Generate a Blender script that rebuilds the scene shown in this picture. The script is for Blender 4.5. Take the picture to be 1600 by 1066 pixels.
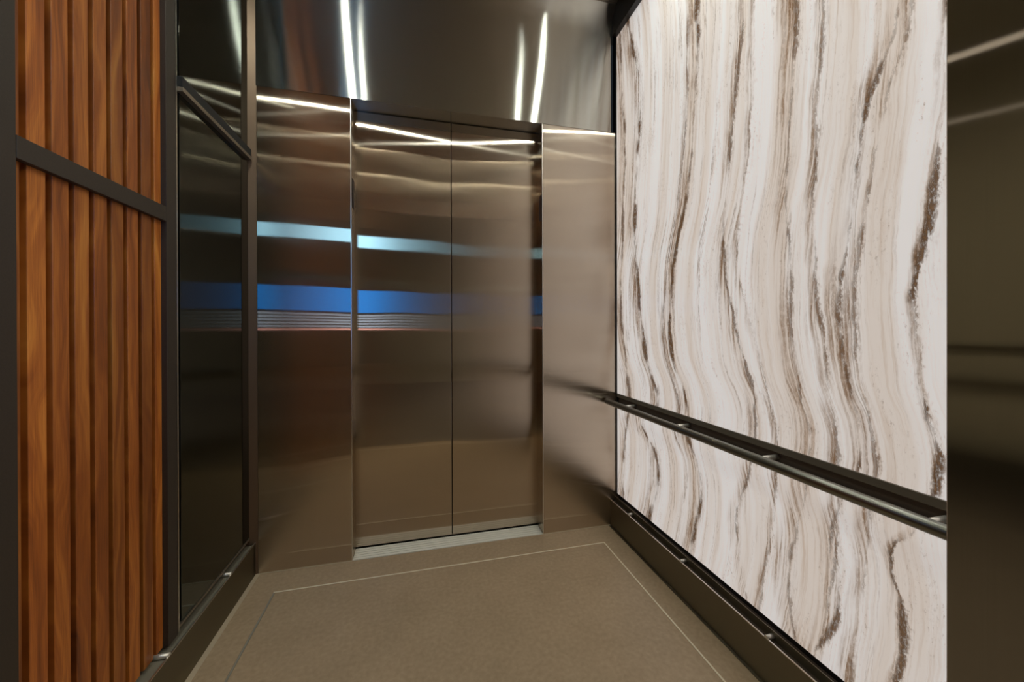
import bpy, bmesh, math, random
from mathutils import Vector, Matrix

for o in list(bpy.data.objects):
    bpy.data.objects.remove(o)
sc = bpy.context.scene
COL = sc.collection
random.seed(7)

# ------------------------------------------------------------------ camera
F_PX, YAW, PITCH, ROLL, CAM_Z, CY = 591.79, 13.8505, -0.1362, -0.1559, 1.2077, 514.12
cam_d = bpy.data.cameras.new('camera')
cam = bpy.data.objects.new('camera', cam_d)
COL.objects.link(cam)
ya, pi_, ro = map(math.radians, (YAW, PITCH, ROLL))
fwd = Vector((math.sin(ya) * math.cos(pi_), math.cos(ya) * math.cos(pi_), math.sin(pi_)))
rt = Vector((math.cos(ya), -math.sin(ya), 0))
up = rt.cross(fwd)
r2 = rt * math.cos(ro) + up * math.sin(ro)
u2 = up * math.cos(ro) - rt * math.sin(ro)
cam.matrix_world = Matrix(((r2.x, u2.x, -fwd.x, 0), (r2.y, u2.y, -fwd.y, 0), (r2.z, u2.z, -fwd.z, CAM_Z), (0, 0, 0, 1)))
cam_d.sensor_width = 36
cam_d.sensor_fit = 'HORIZONTAL'
cam_d.lens = F_PX / 1600 * 36
cam_d.shift_y = -(533 - CY) / 1600
cam_d.clip_start = 0.02
sc.camera = cam

# ------------------------------------------------------------------ world, exposure, light levels
w = bpy.data.worlds.new('world')
sc.world = w
w.use_nodes = True
w.node_tree.nodes['Background'].inputs[0].default_value = (0.5, 0.6, 0.7, 1)
w.node_tree.nodes['Background'].inputs[1].default_value = 0.02
sc.view_settings.view_transform = 'Standard'
sc.view_settings.look = 'None'
sc.view_settings.gamma = 1
sc.view_settings.use_curve_mapping = False
sc.view_settings.exposure = 0.0
sc.cycles.max_bounces = 8
LED = 1900.0        # recessed spotlights in the cab ceiling
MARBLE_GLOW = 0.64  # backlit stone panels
SCREEN = 7.0        # displays of the control panel behind the camera
LOBBY = 22.0        # lobby ceiling spotlights

# ------------------------------------------------------------------ dimensions (metres, camera above the origin)
D = 2.106           # plane of the front return panels
REC = 0.110         # recess of the doors
XL, XR = -0.803, 1.178
JL, JR, JM = -0.338, 0.7045, 0.186
H = 2.4             # underside of the transom
ZC = 3.14           # ceiling
YR = 0.36           # inner face of the rear return panels
XBL, XBR = -0.780, 1.136
ZB = 0.1555

# ------------------------------------------------------------------ helpers
def tag(o, label=None, cat=None, group=None, kind=None):
    if label: o['label'] = label
    if cat: o['category'] = cat
    if group: o['group'] = group
    if kind: o['kind'] = kind
    return o

def empty(name, loc):
    o = bpy.data.objects.new(name, None)
    COL.objects.link(o)
    o.location = loc
    o.empty_display_size = 0.05
    return o

def abs_loc(o):
    v = Vector((0, 0, 0))
    while o:
        v += o.location
        o = o.parent
    return v

def link(name, me, mat, parent, loc):
    o = bpy.data.objects.new(name, me)
    COL.objects.link(o)
    if mat: 
        me.materials.clear()
        me.materials.append(mat)
    loc = Vector(loc)
    if parent:
        o.parent = parent
        loc = loc - abs_loc(parent)
    o.location = loc
    return o

def box_bm(bm, x0, x1, y0, y1, z0, z1, c=(0, 0, 0)):
    vs = [bm.verts.new((x - c[0], y - c[1], z - c[2])) for x in (x0, x1) for y in (y0, y1) for z in (z0, z1)]
    for f in ((0, 1, 3, 2), (4, 6, 7, 5), (0, 4, 5, 1), (2, 3, 7, 6), (0, 2, 6, 4), (1, 5, 7, 3)):
        bm.faces.new([vs[i] for i in f])

def finish(bm, name, mat, parent, c, bevel=0.0, smooth=False):
    if bevel:
        bmesh.ops.bevel(bm, geom=list(bm.edges), offset=bevel, segments=2, affect='EDGES', profile=0.5)
    bmesh.ops.recalc_face_normals(bm, faces=list(bm.faces))
    me = bpy.data.meshes.new(name)
    bm.to_mesh(me)
    bm.free()
    if smooth:
        for p in me.polygons: p.use_smooth = True
    return link(name, me, mat, parent, c)

def box(name, x0, x1, y0, y1, z0, z1, mat, parent=None, bevel=0.0):
    c = ((x0 + x1) / 2, (y0 + y1) / 2, (z0 + z1) / 2)
    bm = bmesh.new()
    box_bm(bm, x0, x1, y0, y1, z0, z1, c)
    return finish(bm, name, mat, parent, c, bevel)

def prism(name, pts, z0, z1, mat, parent=None, bevel=0.0):
    """vertical prism over a plan polygon"""
    c = (sum(p[0] for p in pts) / len(pts), sum(p[1] for p in pts) / len(pts), (z0 + z1) / 2)
    bm = bmesh.new()
    a = [bm.verts.new((p[0] - c[0], p[1] - c[1], z0 - c[2])) for p in pts]
    b = [bm.verts.new((p[0] - c[0], p[1] - c[1], z1 - c[2])) for p in pts]
    bm.faces.new(a); bm.faces.new(b[::-1])
    for i in range(len(pts)):
        j = (i + 1) % len(pts)
        bm.faces.new((a[i], a[j], b[j], b[i]))
    return finish(bm, name, mat, parent, c, bevel)

def rod(name, p0, p1, r, mat, parent=None, seg=24, cap=0.0):
    p0, p1 = Vector(p0), Vector(p1)
    c = (p0 + p1) / 2
    d = (p1 - p0)
    L = d.length
    q = d.to_track_quat('Z', 'Y').to_matrix()
    bm = bmesh.new()
    rings = [(-L / 2, r)] if not cap else [(-L / 2, r - cap), (-L / 2 + cap, r)]
    rings += [(L / 2, r)] if not cap else [(L / 2 - cap, r), (L / 2, r - cap)]
    vs = []
    for z, rr in rings:
        vs.append([bm.verts.new(q @ Vector((rr * math.cos(2 * math.pi * k / seg), rr * math.sin(2 * math.pi * k / seg), z))) for k in range(seg)])
    for a, b in zip(vs, vs[1:]):
        for k in range(seg):
            bm.faces.new((a[k], a[(k + 1) % seg], b[(k + 1) % seg], b[k]))
    bm.faces.new(vs[0][::-1]); bm.faces.new(vs[-1])
    o = finish(bm, name, mat, parent, c)
    for p in o.data.polygons:
        p.use_smooth = len(p.vertices) == 4
    return o

# ------------------------------------------------------------------ materials
class T:
    """tiny node expression helper"""
    def __init__(s, name):
        s.m = bpy.data.materials.new(name)
        s.m.use_nodes = True
        s.nt = s.m.node_tree
        s.nt.nodes.clear()
        s.out = s.nt.nodes.new('ShaderNodeOutputMaterial')
    def n(s, t, **kw):
        nd = s.nt.nodes.new(t)
        for k, v in kw.items(): setattr(nd, k, v)
        return nd
    def put(s, sock, v):
        if v is None: return
        if isinstance(v, bpy.types.NodeSocket): s.nt.links.new(v, sock)
        else:
            if sock.type == 'RGBA' and len(v) == 3: v = (*v, 1)
            sock.default_value = v
    def math(s, op, a, b=None, c=None, clamp=False):
        nd = s.n('ShaderNodeMath', operation=op, use_clamp=clamp)
        for i, v in enumerate((a, b, c)): s.put(nd.inputs[i], v)
        return nd.outputs[0]
    def pos(s):
        nd = s.n('ShaderNodeNewGeometry')
        x = s.n('ShaderNodeSeparateXYZ')
        s.put(x.inputs[0], nd.outputs['Position'])
        return x.outputs
    def xyz(s, x, y, z):
        nd = s.n('ShaderNodeCombineXYZ')
        for i, v in enumerate((x, y, z)): s.put(nd.inputs[i], v)
        return nd.outputs[0]
    def noise(s, vec, scale=1.0, detail=3.0, rough=0.5, dist=0.0):
        nd = s.n('ShaderNodeTexNoise')
        s.put(nd.inputs['Vector'], vec)
        nd.inputs['Scale'].default_value = scale
        nd.inputs['Detail'].default_value = detail
        nd.inputs['Roughness'].default_value = rough
        nd.inputs['Distortion'].default_value = dist
        return nd.outputs['Fac']
    def ramp(s, f, stops, interp='LINEAR'):
        nd = s.n('ShaderNodeValToRGB')
        cr = nd.color_ramp
        cr.interpolation = interp
        while len(cr.elements) > 1: cr.elements.remove(cr.elements[-1])
        cr.elements[0].position = stops[0][0]
        for i, (p, c) in enumerate(stops):
            e = cr.elements[0] if i == 0 else cr.elements.new(p)
            e.color = (*c, 1) if not isinstance(c, (int, float)) else (c, c, c, 1)
        s.put(nd.inputs[0], f)
        return nd.outputs[0]
    def mix(s, f, a, b, mode='MIX'):
        nd = s.n('ShaderNodeMix', data_type='RGBA', blend_type=mode)
        s.put(nd.inputs[0], f); s.put(nd.inputs[6], a); s.put(nd.inputs[7], b)
        return nd.outputs[2]
    def maprange(s, v, a, b, c=0.0, d=1.0, smooth=False):
        nd = s.n('ShaderNodeMapRange', interpolation_type='SMOOTHSTEP' if smooth else 'LINEAR')
        for i, x in enumerate((v, a, b, c, d)): s.put(nd.inputs[i], x)
        return nd.outputs[0]
    def curve(s, v, pts):
        nd = s.n('ShaderNodeFloatCurve')
        cu = nd.mapping.curves[0]
        pts = sorted(pts)
        cu.points[0].location = pts[0]
        cu.points[1].location = pts[-1]
        for p in pts[1:-1]: cu.points.new(*p)
        nd.mapping.update()
        s.put(nd.inputs['Value'], v)
        return nd.outputs[0]
    def bump(s, h, strength=0.2, dist=0.01):
        nd = s.n('ShaderNodeBump')
        nd.inputs['Strength'].default_value = strength
        nd.inputs['Distance'].default_value = dist
        s.put(nd.inputs['Height'], h)
        return nd.outputs[0]
    def principled(s, **kw):
        nd = s.n('ShaderNodeBsdfPrincipled')
        for k, v in kw.items(): s.put(nd.inputs[k.replace('_', ' ')], v)
        s.nt.links.new(nd.outputs[0], s.out.inputs[0])
        return nd
    def done(s, sh=None):
        if sh is not None: s.nt.links.new(sh, s.out.inputs[0])
        return s.m

def srgb(r, g, b):
    f = lambda c: c / 12.92 if c <= 0.04045 else ((c + 0.055) / 1.055) ** 2.4
    return tuple(f(v / 255) for v in (r, g, b))

def brushed(name, color, rough, aniso, tangent, wave=0.0, grain=0.05, wavescale=1.3, extra=0.0):
    """brushed stainless steel: the highlight is drawn out across the grain direction `tangent`"""
    t = T(name)
    x, y, z = t.pos()
    tv = t.n('ShaderNodeCombineXYZ')
    for i in range(3): tv.inputs[i].default_value = tangent[i]
    # fine grain running along the tangent
    if tangent[2]:
        g = t.noise(t.xyz(t.math('MULTIPLY', x, 400.0), t.math('MULTIPLY', y, 400.0), t.math('MULTIPLY', z, 4.0)), 1.0, 2.0)
    else:
        g = t.noise(t.xyz(t.math('MULTIPLY', x, 4.0), t.math('MULTIPLY', y, 400.0), t.math('MULTIPLY', z, 400.0)), 1.0, 2.0)
    c0 = tuple(c * (1 - grain) for c in color)
    c1 = tuple(min(1, c * (1 + grain)) for c in color)
    col = t.mix(g, c0, c1)
    gl = t.n('ShaderNodeBsdfAnisotropic')
    gl.distribution = 'MULTI_GGX'
    t.put(gl.inputs['Color'], col)
    gl.inputs['Roughness'].default_value = rough
    gl.inputs['Anisotropy'].default_value = aniso
    t.put(gl.inputs['Tangent'], tv.outputs[0])
    if wave:
        h = t.noise(t.xyz(x, y, z), wavescale, 1.0)
        t.put(gl.inputs['Normal'], t.bump(h, 1.0, wave))
    return t.done(gl.outputs[0])

STEEL = (0.585, 0.505, 0.415)
m_return = brushed('return_steel', STEEL, 0.118, 0.907, (0, 0, 1), wave=0.006)
m_door = brushed('door_steel', STEEL, 0.110, 0.89, (0, 0, 1), wave=0.006)
m_transom = brushed('transom_steel', (0.52, 0.51, 0.46), 0.22, 0.85, (1, 0, 0), wave=0.010)
m_jamb = brushed('jamb_steel', STEEL, 0.16, 0.90, (0, 0, 1))
m_base = brushed('base_steel', (0.27, 0.245, 0.185), 0.42, 0.5, (0, 1, 0))
m_ceil = brushed('ceiling_steel', (0.55, 0.48, 0.40), 0.35, 0.3, (0, 1, 0))

def simple(name, color, rough=0.5, metal=0.0, **kw):
    t = T(name)
    t.principled(Base_Color=color, Roughness=rough, Metallic=metal, **kw)
    return t.done()

m_rail = simple('rail_steel', (0.24, 0.24, 0.21), 0.32, 1.0)
m_pin = simple('pin_steel', (0.88, 0.85, 0.78), 0.35, 0.7)
m_bright = simple('edge_steel', (0.80, 0.76, 0.70), 0.3, 1.0)
m_dark = simple('black_metal', (0.012, 0.011, 0.010), 0.4)
m_channel = simple('channel_metal', (0.11, 0.085, 0.065), 0.5, 0.2)
m_ledge = simple('ledge_metal', (0.26, 0.235, 0.175), 0.6, 0.3)
m_matte = simple('matte_black', (0.006, 0.006, 0.006), 0.7)
m_lip = simple('lip_metal', (0.30, 0.25, 0.19), 0.4, 0.8)
m_flange = simple('flange_metal', (0.17, 0.15, 0.115), 0.5, 0.2)
m_blackglass = simple('black_mirror', (0.115, 0.135, 0.125), 0.05, 1.0)
m_chamfer = simple('corner_steel', (0.16, 0.11, 0.075), 0.42, 0.8)
m_plate = simple('dark_plastic', (0.02, 0.008, 0.008), 0.5)

t = T('bronze_metal')
x, y, z = t.pos()
nz = t.noise(t.xyz(x, y, z), 260.0, 2.0)
t.principled(Base_Color=t.mix(nz, srgb(46, 38, 31), srgb(66, 55, 44)), Roughness=0.55, Metallic=0.1)
m_bronze = t.done()

def emit(name, color, strength):
    t = T(name)
    e = t.n('ShaderNodeEmission')
    t.put(e.inputs[0], color)
    e.inputs[1].default_value = strength
    return t.done(e.outputs[0])

m_led = emit('led_lens', (0.94, 1.0, 0.90), LED)

# walnut slats
t = T('walnut')
tc = t.n('ShaderNodeTexCoord')
oi = t.n('ShaderNodeObjectInfo')
sx = t.n('ShaderNodeSeparateXYZ'); t.put(sx.inputs[0], tc.outputs['Object'])
rnd = oi.outputs['Random']
off = t.math('MULTIPLY', rnd, 37.0)
px = sx.outputs[0]; py = sx.outputs[1]; pz = sx.outputs[2]
warp = t.noise(t.xyz(t.math('MULTIPLY', py, 6.0), off, t.math('MULTIPLY', pz, 1.6)), 1.0, 2.0)
yy = t.math('ADD', t.math('MULTIPLY', py, 26.0), t.math('MULTIPLY', warp, 5.0))
grain = t.noise(t.xyz(yy, off, t.math('MULTIPLY', pz, 0.9)), 1.0, 4.0, 0.6)
fine = t.noise(t.xyz(t.math('MULTIPLY', py, 420.0), off, t.math('MULTIPLY', pz, 9.0)), 1.0, 3.0, 0.6)
f = t.math('ADD', t.math('MULTIPLY', grain, 0.75), t.math('MULTIPLY', fine, 0.25))
colw = t.ramp(f, [(0.32, (0.12, 0.028, 0.006)), (0.47, (0.36, 0.098, 0.015)), (0.58, (0.56, 0.185, 0.030)), (0.72, (0.72, 0.30, 0.055))])
hv = t.maprange(rnd, 0, 1, 0.58, 1.14)
hsv = t.n('ShaderNodeHueSaturation')
t.put(hsv.inputs['Value'], hv); t.put(hsv.inputs['Color'], colw)
t.principled(Base_Color=hsv.outputs[0], Roughness=0.42, Normal=t.bump(fine, 0.15, 0.001))
m_wood = t.done()
m_woodback = simple('slat_backing', (0.012, 0.007, 0.005), 0.7)

# floor
t = T('floor_stone')
x, y, z = t.pos()
v = t.xyz(x, y, z)
n1 = t.noise(v, 760.0, 2.0, 0.7)
n2 = t.noise(v, 5.0, 3.0)
n3 = t.noise(v, 60.0, 3.0)
fc = t.math('ADD', t.math('ADD', t.math('MULTIPLY', n1, 0.62), t.math('MULTIPLY', n2, 0.14)), t.math('MULTIPLY', n3, 0.24))
t.principled(Base_Color=t.ramp(fc, [(0.34, (0.32, 0.235, 0.142)), (0.5, (0.44, 0.325, 0.208)), (0.66, (0.57, 0.435, 0.29))]), Roughness=0.38, Normal=t.bump(n1, 0.08, 0.001))
m_floor = t.done()
m_inlay_lit = simple('inlay_metal_lit', (0.92, 0.84, 0.66), 0.35, 0.1)  # light catching on the strip is painted in as a pale colour
m_inlay_dim = simple('inlay_metal_dim', (0.42, 0.40, 0.33), 0.4, 0.4)  # same inlay painted darker for the left run, where no light catches
m_bead = simple('floor_bead_metal', (0.60, 0.50, 0.36), 0.45, 0.2)
m_alu = None
t = T('sill_aluminium')
x, y, z = t.pos()
g = t.noise(t.xyz(t.math('MULTIPLY', x, 6.0), t.math('MULTIPLY', y, 300.0), z), 1.0, 3.0)
t.principled(Base_Color=t.mix(g, (0.84, 0.81, 0.70), (0.97, 0.96, 0.88)), Roughness=0.45, Metallic=0.0)
m_alu = t.done()

# backlit marble: white ground, tan striation that follows the vein bend, hand-laid brown veins
YN, ZN = 2.4, 3.2
VEINS = [  # (points (z, y), width, strength, halo width)
    ([(3.0, 1.97), (2.75, 1.90), (2.54, 1.84), (2.2, 1.86), (1.86, 1.90), (1.45, 1.86), (1.04, 1.79), (0.79, 1.69), (0.72, 1.84), (0.54, 1.70), (0.26, 1.74)], 0.013, 1.0, 0.085),
    ([(3.0, 2.06), (2.6, 2.03), (2.2, 2.00), (1.8, 2.03), (1.4, 2.05), (1.0, 2.0), (0.79, 1.96), (0.6, 2.0), (0.26, 2.03)], 0.011, 0.9, 0.06),
    ([(3.0, 1.44), (2.63, 1.405), (2.14, 1.425), (1.82, 1.47), (1.49, 1.57), (1.09, 1.585), (0.81, 1.46), (0.73, 1.47), (0.58, 1.385), (0.40, 1.40), (0.22, 1.45)], 0.011, 1.0, 0.07),
    ([(3.0, 1.50), (2.63, 1.46), (2.14, 1.48), (1.82, 1.53), (1.49, 1.62), (1.09, 1.64), (0.81, 1.53), (0.73, 1.56), (0.58, 1.47), (0.40, 1.50), (0.22, 1.54)], 0.005, 0.6, 0.02),
    ([(3.0, 1.17), (2.36, 1.17), (2.1, 1.20), (1.86, 1.235), (1.49, 1.26), (1.19, 1.20), (0.89, 1.12), (0.70, 1.14), (0.45, 1.20), (0.22, 1.16)], 0.006, 0.8, 0.035),
    ([(3.0, 1.12), (2.36, 1.12), (1.86, 1.15), (1.49, 1.20), (1.19, 1.13), (0.89, 1.05), (0.70, 1.04), (0.45, 1.06), (0.22, 1.10)], 0.003, 0.5, 0.02),
    ([(3.0, 0.98), (2.1, 0.97), (1.86, 0.985), (1.67, 1.00), (1.4, 0.975), (1.2, 0.975), (1.0, 0.955), (0.85, 0.92), (0.7, 0.93), (0.45, 0.99), (0.22, 0.97)], 0.006, 0.7, 0.05),
    ([(3.0, 0.90), (2.1, 0.885), (1.86, 0.895), (1.5, 0.905), (1.25, 0.885), (1.06, 0.870), (0.90, 0.845), (0.7, 0.84), (0.45, 0.86), (0.22, 0.90)], 0.004, 0.6, 0.025),
    ([(3.0, 0.66), (2.0, 0.70), (1.87, 0.74), (1.67, 0.785), (1.54, 0.80), (1.42, 0.825), (1.23, 0.84), (1.0, 0.80), (0.85, 0.78), (0.72, 0.83), (0.52, 0.862), (0.45, 0.835), (0.27, 0.88)], 0.007, 0.9, 0.035),
    ([(3.0, 0.63), (2.0, 0.67), (1.87, 0.70), (1.67, 0.745), (1.54, 0.765), (1.42, 0.785), (1.23, 0.80), (1.0, 0.77), (0.85, 0.74), (0.72, 0.76), (0.52, 0.78), (0.27, 0.80)], 0.005, 0.6, 0.03),
    ([(3.0, 0.59), (2.0, 0.598), (1.74, 0.609), (1.55, 0.620), (1.38, 0.645), (1.26, 0.662), (1.12, 0.645), (1.0, 0.632), (0.9, 0.614), (0.72, 0.66), (0.62, 0.712), (0.49, 0.69), (0.27, 0.70)], 0.006, 0.95, 0.016),
]
t = T('backlit_marble')
_, py, pz = t.pos()
zn = t.math('DIVIDE', pz, ZN)
shift = t.math('SUBTRACT', t.math('MULTIPLY', t.curve(zn, [(a / ZN, b + 0.5) for a, b in ((0.2, 0.0), (0.55, -0.05), (0.73, 0.0), (0.85, -0.02), (1.1, 0.08), (1.45, 0.10), (1.8, 0.02), (2.2, -0.02), (2.6, -0.03), (3.0, 0.02))]), 1.0), 0.5)
wob = t.noise(t.xyz(0.0, t.math('MULTIPLY', py, 4.0), t.math('MULTIPLY', pz, 2.6)), 1.0, 5.0, 0.6)
wob2 = t.noise(t.xyz(5.0, t.math('MULTIPLY', py, 14.0), t.math('MULTIPLY', pz, 7.0)), 1.0, 4.0, 0.6)
wv_ = t.math('ADD', t.math('MULTIPLY', t.math('SUBTRACT', wob, 0.5), 0.030), t.math('MULTIPLY', t.math('SUBTRACT', wob2, 0.5), 0.016))
u = t.math('ADD', t.math('SUBTRACT', py, t.math('MULTIPLY', shift, t.maprange(py, 0.6, 1.5, 0.4, 1.0))), wv_)
def streak(fu, fz, seed, det=4.0, ro_=0.6):
    return t.noise(t.xyz(t.math('MULTIPLY', u, fu), seed, t.math('MULTIPLY', pz, fz)), 1.0, det, ro_)
s1 = streak(9.0, 0.30, 3.0, 3.0)
s2 = streak(70.0, 1.6, 8.0, 5.0, 0.7)
s3 = streak(26.0, 0.8, 15.0, 3.0, 0.55)
s4 = streak(14.0, 1.1, 21.0, 5.0, 0.65)
blot = streak(22.0, 3.0, 1.0, 5.0, 0.65)
grit = t.noise(t.xyz(0.0, t.math('MULTIPLY', py, 150.0), t.math('MULTIPLY', pz, 60.0)), 1.0, 4.0, 0.75)
def ridge(n, wdt):
    return t.maprange(t.math('ABSOLUTE', t.math('SUBTRACT', n, 0.5)), 0.0, wdt, 1.0, 0.0, True)
WHITE, CREAM, TAN, BROWN, DARK = (0.84, 0.80, 0.78), (0.73, 0.63, 0.55), (0.52, 0.375, 0.265), (0.20, 0.105, 0.048), (0.040, 0.022, 0.012)
zone = t.ramp(s1, [(0.42, 0.0), (0.60, 1.0)])
col = t.mix(t.math('MULTIPLY', zone, 0.75), WHITE, CREAM)
col = t.mix(t.math('MULTIPLY', t.ramp(s2, [(0.50, 0.0), (0.70, 1.0)]), t.ramp(s1, [(0.40, 0.10), (0.58, 0.65)])), col, TAN)
col = t.mix(t.math('MULTIPLY', t.ramp(blot, [(0.58, 0.0), (0.74, 1.0)]), 0.40), col, TAN)
patch = t.ramp(s4, [(0.46, 0.0), (0.60, 1.0)])
fine = t.math('MULTIPLY', t.math('MULTIPLY', ridge(s3, 0.022), t.maprange(py, 0.75, 1.5, 0.35, 1.0)), t.math('MULTIPLY', patch, t.ramp(grit, [(0.35, 0.1), (0.55, 1.0)])))
col = t.mix(t.math('MULTIPLY', fine, 0.75), col, BROWN)
core_w = t.math('ADD', t.math('ADD', t.math('MULTIPLY', t.math('SUBTRACT', grit, 0.5), 0.026), t.math('MULTIPLY', t.math('SUBTRACT', wob, 0.5), 0.05)), t.math('MULTIPLY', t.math('SUBTRACT', wob2, 0.5), 0.035))
halo_t = core_t = None
for i, (pts, wd, st, hw) in enumerate(VEINS):
    cx = t.math('MULTIPLY', t.curve(zn, [(a / ZN, b / YN) for a, b in pts]), YN)
    dv = t.math('ADD', t.math('SUBTRACT', py, cx), core_w)
    brk = t.noise(t.xyz(t.math('MULTIPLY', py, 9.0), 7.3 * i + 1.7, t.math('MULTIPLY', pz, 3.6)), 1.0, 3.0, 0.7)
    wv = t.math('MULTIPLY', t.maprange(brk, 0.38, 0.66, 0.15, 2.4), wd)
    core = t.math('MULTIPLY', t.maprange(t.math('DIVIDE', t.math('ABSOLUTE', dv), wv), 0.25, 1.2, st, 0.0, True), t.maprange(brk, 0.40, 0.52, 0.12, 1.0))
    halo = t.math('MULTIPLY', t.maprange(t.math('ABSOLUTE', t.math('SUBTRACT', dv, hw * 0.35)), 0.0, hw, 1.0, 0.0, True), t.maprange(brk, 0.34, 0.62, 0.25, 1.0))
    core_t = core if core_t is None else t.math('MAXIMUM', core_t, core)
    halo_t = halo if halo_t is None else t.math('MAXIMUM', halo_t, halo)
hs = t.math('MULTIPLY', halo_t, t.ramp(s2, [(0.36, 0.15), (0.60, 1.0)]))
col = t.mix(t.math('MULTIPLY', hs, 0.70), col, TAN)
hs2 = t.math('MULTIPLY', halo_t, t.math('MULTIPLY', t.ramp(s2, [(0.49, 0.0), (0.58, 1.0)]), t.ramp(grit, [(0.36, 0.2), (0.52, 1.0)])))
col = t.mix(t.math('MULTIPLY', hs2, 0.95), col, BROWN)
spk = t.math('MULTIPLY', t.ramp(grit, [(0.55, 0.0), (0.66, 1.0)]), t.math('MULTIPLY', t.ramp(blot, [(0.50, 0.0), (0.64, 1.0)]), 0.6))
col = t.mix(spk, col, BROWN)
rg = t.math('MULTIPLY', ridge(s3, 0.05), t.math('MULTIPLY', halo_t, t.ramp(grit, [(0.36, 0.2), (0.52, 1.0)])))
col = t.mix(t.math('MULTIPLY', rg, 0.9), col, BROWN)
col = t.mix(t.math('MULTIPLY', core_t, t.ramp(grit, [(0.32, 0.35), (0.5, 1.0)])), col, t.mix(t.ramp(grit, [(0.4, 0.0), (0.65, 1.0)]), DARK, BROWN))
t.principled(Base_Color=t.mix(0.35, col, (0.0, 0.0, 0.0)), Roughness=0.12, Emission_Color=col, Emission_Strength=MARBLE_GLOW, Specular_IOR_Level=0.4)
m_marble = t.done()

# lobby
m_lwall = simple('lobby_plaster', (0.46, 0.43, 0.34), 0.7)
m_lfloor = simple('lobby_stone', (0.20, 0.17, 0.14), 0.3)
m_lceil = simple('lobby_ceiling_paint', (0.5, 0.48, 0.45), 0.8)
m_llight = emit('lobby_lamp', (1.0, 0.93, 0.82), LOBBY)
m_lfill = emit('lobby_fill_emitter', (1.0, 0.95, 0.76), 16.0)  # glow of the added lobby fill panel
m_screen_b = emit('screen_blue', (0.0, 0.25, 0.95), SCREEN * 0.8)
m_screen_g = emit('screen_grey', (0.45, 0.60, 0.85), SCREEN * 0.6)
m_screen_p = emit('screen_pink', (0.9, 0.50, 0.5), SCREEN * 0.7)
m_indic = emit('indicator_cyan', (0.36, 0.78, 1.15), SCREEN * 1.45)

# ------------------------------------------------------------------ floor
fl = box('floor', -0.98, 1.36, YR, D + 0.02, -0.10, -0.012, m_dark)
tag(fl, 'tan speckled stone lift floor with a thin metal inlay line', 'floor', kind='structure')
iL, iR, iF, iw, iB = -0.645, 1.0095, D - 0.164, 0.007, 0.45
e = 0.0008
box('floor_slab', iL + iw / 2 + e, iR - iw / 2 - e, iB + iw / 2 + e, iF - iw / 2 - e, -0.012, 0, m_floor, fl)
box('floor_border', XL, XR, iF + iw / 2 + e, D, -0.012, 0, m_floor, fl)
box('floor_border', XL, iL - iw / 2 - e, YR, iF + iw / 2, -0.012, 0, m_floor, fl)
box('floor_border', iR + iw / 2 + e, XR, YR, iF + iw / 2, -0.012, 0, m_floor, fl)
box('floor_border', iL - iw / 2, iR + iw / 2, YR, iB - iw / 2 - e, -0.012, 0, m_floor, fl)
box('inlay_strip', iL - iw / 2, iR + iw / 2, iF - iw / 2, iF + iw / 2, -0.012, 0.0008, m_inlay_lit, fl)
box('inlay_strip', iL - iw / 2, iL + iw / 2, iB, iF - iw / 2, -0.012, 0.0005, m_inlay_dim, fl)
box('inlay_strip', iR - iw / 2, iR + iw / 2, iB, iF - iw / 2, -0.012, 0.0005, m_inlay_lit, fl)
box('inlay_strip', iL - iw / 2, iR + iw / 2, iB - iw / 2, iB + iw / 2, -0.012, 0.0005, m_inlay_lit, fl)

box('edge_bead', XBL, JL - 0.001, D - 0.006, D - 0.0005, 0.0, 0.003, m_bead, fl, 0.0006)
box('edge_bead', JR + 0.001, XBR, D - 0.006, D - 0.0005, 0.0, 0.003, m_bead, fl, 0.0006)
box('edge_bead', XBL + 0.0005, XBL + 0.020, YR + 0.03, D - 0.007, 0.0, 0.003, m_bead, fl, 0.0008)
box('edge_bead', XBR - 0.012, XBR - 0.0005, YR + 0.03, D - 0.007, 0.0, 0.003, m_base, fl, 0.0008)

# ------------------------------------------------------------------ ceiling
ce = box('ceiling', -0.98, 1.36, YR - 0.01, D + 0.25, ZC, ZC + 0.08, m_ceil)
tag(ce, 'satin steel lift ceiling above the transom', 'ceiling', kind='structure')

# ------------------------------------------------------------------ front wall
wf = empty('wall_front', ((XL + XR) / 2, D, 0))
tag(wf, 'brushed stainless steel front wall framing the lift doors', 'wall', kind='structure')
TH = 0.13
box('return_panel', XL + 0.034, JL, D, D + TH, 0.0, H, m_return, wf, 0.0008)
box('return_panel', JR, XR + 0.02, D, D + TH, 0.0, H, m_return, wf, 0.0008)
bm = bmesh.new()
prof = [(D + TH, H + 0.0015), (D, H + 0.0015), (D, 2.98)]
for k in range(1, 15):
    a_ = math.radians(50) * k / 14
    prof.append((D - 0.19 * (1 - math.cos(a_)), 2.98 + 0.19 * math.sin(a_)))
prof.append((prof[-1][0], ZC - 0.0005)); prof.append((D + TH, ZC - 0.0005))
cc = ((XL + XR) / 2, D, 2.8)
va = [bm.verts.new((XL - 0.02 - cc[0], p_[0] - cc[1], p_[1] - cc[2])) for p_ in prof]
vb = [bm.verts.new((XR - 0.032 - cc[0], p_[0] - cc[1], p_[1] - cc[2])) for p_ in prof]
bm.faces.new(va); bm.faces.new(vb[::-1])
for k in range(len(prof)):
    q_ = (k + 1) % len(prof)
    f_ = bm.faces.new((va[k], va[q_], vb[q_], vb[k]))
    f_.smooth = 1 <= k <= 16
tp = finish(bm, 'transom_panel', m_transom, wf, cc)
tp.data.set_sharp_from_angle(angle=math.radians(30))
prism('corner_strip', [(XL - 0.02, D - 0.0135), (XL, D - 0.0135), (XL + 0.033, D + 0.001), (XL + 0.033, D + 0.05), (XL - 0.02, D + 0.05)], 0.0, ZC, m_chamfer, wf)
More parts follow.
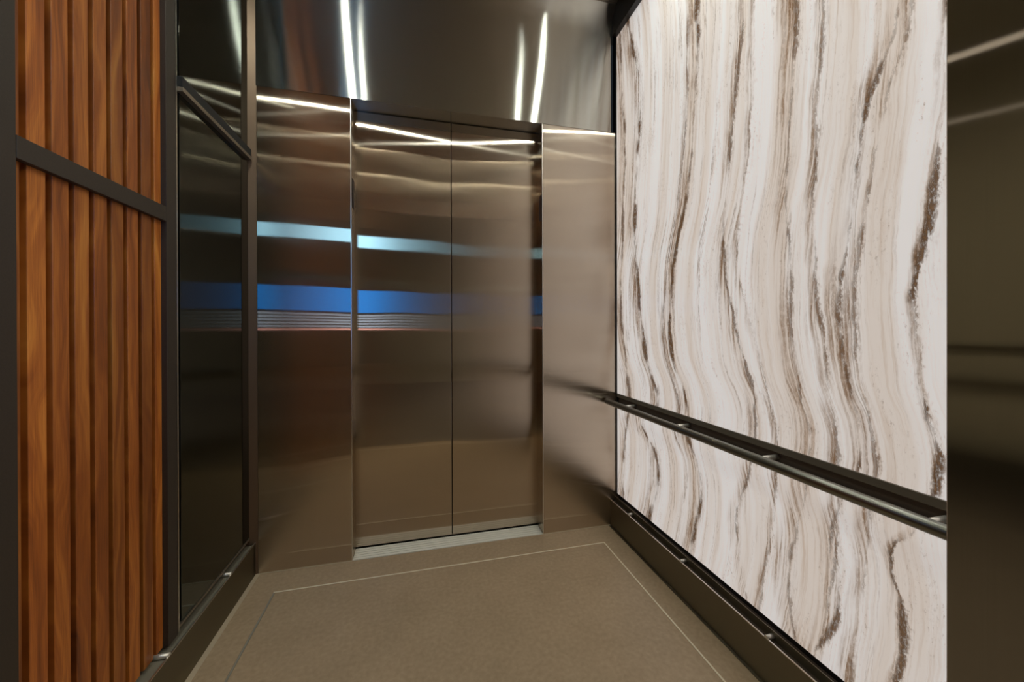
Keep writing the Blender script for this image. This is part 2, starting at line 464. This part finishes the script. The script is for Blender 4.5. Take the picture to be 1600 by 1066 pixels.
box('edge_trim', JL - 0.002, JL + 0.0015, D - 0.0015, D + 0.004, 0.0, H, m_bright, wf)
box('edge_trim', JR - 0.0015, JR + 0.002, D - 0.0015, D + 0.004, 0.0, H, m_bright, wf)
# dark cut-outs in the jamb faces
for s, xx in ((1, JL), (-1, JR)):
    bm = bmesh.new()
    yc, z0, z1 = (2.165, 1.845, 2.0) if s > 0 else (2.135, 1.84, 1.99)
    prof = [(yc - 0.028, z0 + 0.02), (yc - 0.02, z0), (yc + 0.02, z0 + 0.0), (yc + 0.03, z0 + 0.03), (yc + 0.03, z1 - 0.03), (yc + 0.02, z1), (yc - 0.02, z1), (yc - 0.028, z1 - 0.02)]
    c = (xx, yc, (z0 + z1) / 2)
    a = [bm.verts.new((0, p[0] - c[1], p[1] - c[2])) for p in prof]
    b = [bm.verts.new((s * 0.003, p[0] - c[1], p[1] - c[2])) for p in prof]
    bm.faces.new(a); bm.faces.new(b[::-1])
    for i in range(8):
        bm.faces.new((a[i], a[(i + 1) % 8], b[(i + 1) % 8], b[i]))
    finish(bm, 'jamb_plate', m_plate, wf, c)

# ------------------------------------------------------------------ doors
YD = D + REC
for i, (x0, x1, lab) in enumerate(((JL - 0.02, JM - 0.0025, 'left leaf of the brushed steel lift doors, reflecting blue bands'), (JM + 0.0025, JR + 0.02, 'right leaf of the brushed steel lift doors, beside the marble wall'))):
    d_ = empty('door_%d' % (i + 1), ((x0 + x1) / 2, YD, 0.0))
    tag(d_, lab, 'lift door', kind='structure')
    box('door_leaf', x0, x1, YD, YD + 0.035, 0.010, H - 0.006, m_door, d_, 0.0008)
bk = box('door_backing', JL - 0.05, JR + 0.05, YD + 0.04, YD + 0.06, -0.05, H + 0.05, m_dark)
tag(bk, 'dark gap behind the closed lift doors', 'door gap', kind='structure')

# sill
si = empty('door_sill', ((JL + JR) / 2, D + 0.05, -0.01))
tag(si, 'pale grooved aluminium threshold below the lift doors', 'door sill')
box('sill_base', JL + 0.001, JR - 0.001, D + 0.001, YD + 0.038, -0.02, -0.004, m_base, si)
for k in range(5):
    ya0 = D + 0.002 + k * 0.0212
    box('sill_rib', JL + 0.001, JR - 0.001, ya0, ya0 + 0.0175, -0.004, 0.0035, m_alu, si, 0.0006)

# ------------------------------------------------------------------ left wall
wl = box('wall_left', -0.96, -0.88, YR, D + 0.1, 0, ZC, m_dark)
tag(wl, 'dark lift side wall behind the wooden slats', 'wall', kind='structure')
# wooden slat panel with bronze frame
wp = empty('slat_panel', (-0.83, 1.25, ZB))
tag(wp, 'walnut slat wall panel in a dark bronze frame', 'wall panel')
box('backing', -0.878, -0.855, 0.50, 1.50, 0.152, 3.0, m_woodback, wp)
SX = -0.816
PIT = 0.0580
s0 = None
for k in range(-8, 8):
    y0 = 1.0395 + PIT * k
    if s0 is None:
        s0 = box('slat', SX - 0.036, SX, y0, y0 + 0.0425, 0.165, 3.0, m_wood, wp, 0.0012)
    else:
        o = s0.copy(); COL.objects.link(o); o.parent = wp
        o.location = s0.location + Vector((0, PIT * (k + 8), 0))
        o.rotation_euler = (0, 0, 0)
box('frame_stile', -0.86, -0.800, 0.50, 0.52, 0.165, 3.0, m_bronze, wp, 0.001)
box('frame_stile', -0.86, -0.800, 0.93, 0.998, 0.165, 3.0, m_bronze, wp, 0.001)
box('frame_stile', -0.86, -0.800, 1.475, 1.526, 0.165, 3.0, m_bronze, wp, 0.001)
box('frame_rail', -0.815, -0.800, 0.999, 1.474, 1.560, 1.608, m_bronze, wp, 0.001)
# black mirror panel
mp = empty('mirror_panel', (-0.82, 1.82, 0.15))
tag(mp, 'black mirror panel between walnut slats and front corner', 'wall panel')
box('glass', -0.83, -0.803, 1.552, 2.090, 0.190, ZC - 0.01, m_blackglass, mp, 0.0008)
box('edge_strip', -0.83, -0.800, 1.528, 1.534, 0.170, ZC - 0.01, m_bright, mp)
box('shadow_gap', -0.83, -0.812, 1.534, 1.552, 0.170, ZC - 0.01, m_dark, mp)
box('bottom_edge', -0.83, -0.8005, 1.535, 2.09, 0.180, 0.189, m_lip, mp)
tb = box('crossbar', -0.803, -0.785, 1.536, 2.088, 2.040, 2.076, m_matte, mp, 0.001)
box('crossbar_lip', -0.803, -0.783, 1.536, 2.088, 2.024, 2.0395, m_lip, tb, 0.001)

# ------------------------------------------------------------------ right wall
wr = box('wall_right', 1.215, 1.34, YR, D + 0.1, 0, ZC, m_dark)
tag(wr, 'black lift side wall behind the marble panels', 'wall', kind='structure')
YM0, YM1 = YR + 0.06, D - 0.012
ZM0, ZM1, ZH0, ZH1 = 0.194, 2.980, 0.738, 0.806
mu = box('marble_panel', XR, XR + 0.03, YM0, YM1, ZH1 + 0.001, ZM1, m_marble, None, 0.001)
tag(mu, 'large backlit white marble panel with brown veins above the handrail', 'marble panel', 'marble panels of the right wall')
ml = box('marble_panel', XR, XR + 0.03, YM0, YM1, ZM0, ZH0 - 0.001, m_marble, None, 0.001)
tag(ml, 'low backlit white marble panel between handrail and baseboard', 'marble panel', 'marble panels of the right wall')
tr = box('trim_1', XR - 0.004, 1.214, YM1 + 0.0005, D - 0.0005, ZM0, ZC, m_dark)
tag(tr, 'black vertical reveal in the corner beside the marble', 'trim', kind='structure')
tr = box('trim_2', XR - 0.03, 1.214, YM0, YM1, ZM1 + 0.001, ZC - 0.001, m_dark)
tag(tr, 'black horizontal reveal above the marble panel', 'trim', kind='structure')
# handrail
hr = empty('handrail', (1.15, 1.3, ZH0))
tag(hr, 'steel tube handrail on dark channel across the marble wall', 'handrail')
box('channel', XR + 0.010, XR + 0.028, YM0, YM1, ZH0, ZH1, m_channel, hr)
box('channel_flange', XR - 0.003, XR + 0.010, YM0, YM1, ZH1 - 0.022, ZH1, m_flange, hr, 0.0008)
box('channel_flange', XR - 0.003, XR + 0.010, YM0, YM1, ZH0, ZH0 + 0.012, m_flange, hr, 0.0008)
RX, RZ, RR = 1.102, 0.7645, 0.0165
rod('rail', (RX, YM0, RZ), (RX, D - 0.018, RZ), RR, m_rail, hr, 32, 0.003)
for yy_ in (1.905, 1.47, 1.036, 0.605):
    rod('bracket', (RX + 0.008, yy_, RZ + 0.002), (XR + 0.012, yy_, RZ + 0.002), 0.008, m_pin, hr, 16)

# ------------------------------------------------------------------ baseboards
def baseboard(name, side, label, pins):
    b = empty(name, ((XBL if side < 0 else XBR), 1.3, 0))
    tag(b, label, 'baseboard', kind='structure')
    y0, y1 = YR + 0.02, D - 0.001
    if side < 0:
        box('face_plate', XBL - 0.004, XBL, y0, y1, 0.0, ZB, m_base, b, 0.0006)
        box('edge_strip', XBL - 0.004, XBL + 0.0005, y0, y1, ZB + 0.0002, ZB + 0.003, m_bright, b)
        box('ledge', -0.878, XBL - 0.0045, y0, y1, 0.140, 0.150, m_ledge, b)
        for p in pins: rod('spacer_pin', (-0.835, p, ZB + 0.003), (XBL - 0.001, p, ZB + 0.003), 0.0075, m_pin, b, 16)
    else:
        box('face_plate', XBR, XBR + 0.004, y0, y1, 0.0, ZB, m_base, b, 0.0006)
        box('edge_strip', XBR - 0.0005, XBR + 0.004, y0, y1, ZB + 0.0002, ZB + 0.003, m_bright, b)
        box('ledge', XBR + 0.0045, 1.214, y0, y1, 0.138, 0.146, m_channel, b)
        box('ledge_edge', XR - 0.012, XR - 0.009, y0, y1, 0.1465, 0.176, m_base, b)
        for p in pins: rod('spacer_pin', (XBR + 0.001, p, ZB + 0.003), (XR - 0.010, p, ZB + 0.003), 0.0075, m_pin, b, 16)
    return b
baseboard('baseboard_left', -1, 'steel baseboard below the walnut slats and black mirror', (1.86, 1.445, 1.03, 0.61))
baseboard('baseboard_right', 1, 'steel baseboard below the marble wall', (1.905, 1.468, 1.036, 0.605))

# ------------------------------------------------------------------ rear wall, behind the camera except its right jamb
wb = empty('wall_rear', (JM, YR, 0))
tag(wb, 'brushed steel rear wall with open doorway, its jamb at right', 'wall', kind='structure')
YB = YR - 0.012
RE = 0.678          # free edge of the right leaf
prism('return_panel', [(RE, YB), (RE + 0.001, YB + 0.0012), (RE + 0.026, YR), (1.21, YR), (1.21, YB)], 0.0, H, m_jamb, wb)
box('return_panel', -0.86, JL - 0.012, YB, YR, 0.0, H, m_jamb, wb, 0.0015)
box('transom_panel', -0.86, 1.21, YB, YR, H + 0.001, ZC, m_jamb, wb)
# car operating panel on the rear left return
cp = empty('control_panel', (-0.57, YR, 0.9))
tag(cp, 'lift control panel with blue screen on the rear return panel', 'control panel')
box('face_plate', -0.70, -0.44, YR + 0.001, YR + 0.008, 0.85, 2.22, m_dark, cp, 0.002)
box('indicator', -0.68, -0.46, YR + 0.0085, YR + 0.011, 2.02, 2.14, m_indic, cp)
box('screen', -0.68, -0.46, YR + 0.0085, YR + 0.011, 1.38, 1.60, m_screen_b, cp)
for k in range(6):
    box('screen_line', -0.68, -0.46, YR + 0.0085, YR + 0.011, 1.37 - 0.03 * (k + 1), 1.37 - 0.03 * k - 0.012, m_screen_g if k < 5 else m_screen_p, cp)

# ------------------------------------------------------------------ ceiling lights
def spotlight(x, y, label):
    t_ = empty('ceiling_spotlight', (x, y, ZC))
    tag(t_, label, 'ceiling light', 'spotlights in the lift ceiling')
    # trim ring
    bm = bmesh.new()
    seg = 32
    prof = [(0.018, 0.0), (0.018, -0.004), (0.022, -0.007), (0.044, -0.005), (0.046, 0.0)]
    rings = [[bm.verts.new((r * math.cos(2 * math.pi * k / seg), r * math.sin(2 * math.pi * k / seg), z)) for k in range(seg)] for r, z in prof]
    for a in range(len(rings)):
        A, B = rings[a], rings[(a + 1) % len(rings)]
        for k in range(seg):
            bm.faces.new((A[k], A[(k + 1) % seg], B[(k + 1) % seg], B[k]))
    finish(bm, 'trim_ring', m_pin, t_, (x, y, ZC - 0.0003), smooth=True)
    rod('lens', (x, y, ZC - 0.0035), (x, y, ZC - 0.0005), 0.0155, m_led, t_, 24)
spotlight(-0.47, 1.36, 'recessed ceiling spotlight above the black mirror')
spotlight(0.92, 1.36, 'recessed ceiling spotlight in front beside the marble')
spotlight(-0.45, 0.60, 'recessed ceiling spotlight above the walnut slats')
spotlight(0.90, 0.60, 'recessed ceiling spotlight at the rear beside the marble')

# ------------------------------------------------------------------ lobby behind the camera
LX0, LX1, LY0, LZ = -2.6, 3.6, -4.0, 2.9
lf = box('floor_lobby', LX0, LX1, LY0, YB - 0.002, -0.10, 0.0, m_lfloor); tag(lf, 'stone floor of the lobby outside the lift', 'floor', kind='structure')
lc = box('ceiling_lobby', LX0, LX1, LY0, YB - 0.01, LZ, LZ + 0.1, m_lceil); tag(lc, 'painted ceiling of the lobby outside the lift', 'ceiling', kind='structure')
lw_ = box('wall_lobby_back', LX0, LX1, LY0 - 0.1, LY0, 0.0, LZ, m_lwall); tag(lw_, 'plaster wall of the lobby facing the lift', 'wall', kind='structure')
lw_ = box('wall_lobby_left', LX0 - 0.1, LX0, LY0, YB, 0.0, LZ, m_lwall); tag(lw_, 'plaster side wall of the lobby', 'wall', kind='structure')
lw_ = box('wall_lobby_right', LX1, LX1 + 0.1, LY0, YB, 0.0, LZ, m_lwall); tag(lw_, 'plaster wall at the lobby end', 'wall', kind='structure')
box('skirting', LX1 - 0.03, LX1, LY0, YB, 0.0, 0.40, m_dark, lw_)
box('chair_rail', LX1 - 0.04, LX1, LY0, YB, 0.80, 0.86, m_bronze, lw_)
box('chair_rail', LX1 - 0.04, LX1, LY0, YB, 1.06, 1.085, m_bronze, lw_)
lw_ = box('wall_lobby_front', 1.345, LX1, YB, YB + 0.1, 0.0, LZ, m_lwall); tag(lw_, 'plaster lobby wall right of the lift opening', 'wall', kind='structure')
lw_ = box('wall_lobby_entry', LX0, -0.965, YB, YB + 0.1, 0.0, LZ, m_lwall); tag(lw_, 'plaster lobby wall left of the lift opening', 'wall', kind='structure')
for lx, ly, lb in ((2.9, -1.5, 'near the lobby end wall'), (2.9, -3.0, 'in the far corner of the lobby')):
    ll = empty('lobby_spotlight', (lx, ly, LZ)); tag(ll, 'round lobby ceiling spotlight ' + lb, 'ceiling light', 'lobby spotlights')
    rod('lamp_disc', (lx, ly, LZ - 0.012), (lx, ly, LZ - 0.001), 0.035, m_llight, ll, 24)
lp = empty('lobby_fill_panel', (1.75, -0.55, LZ)); tag(lp, 'added unseen fill panel on the lobby ceiling outside the lift', 'ceiling light')  # added fill: brightens the lobby wall mirrored in the right jamb
box('fill_frame', 1.28, 2.22, -0.92, -0.18, LZ - 0.02, LZ - 0.001, m_pin, lp)
box('fill_diffuser', 1.30, 2.20, -0.90, -0.20, LZ - 0.024, LZ - 0.0205, m_lfill, lp)
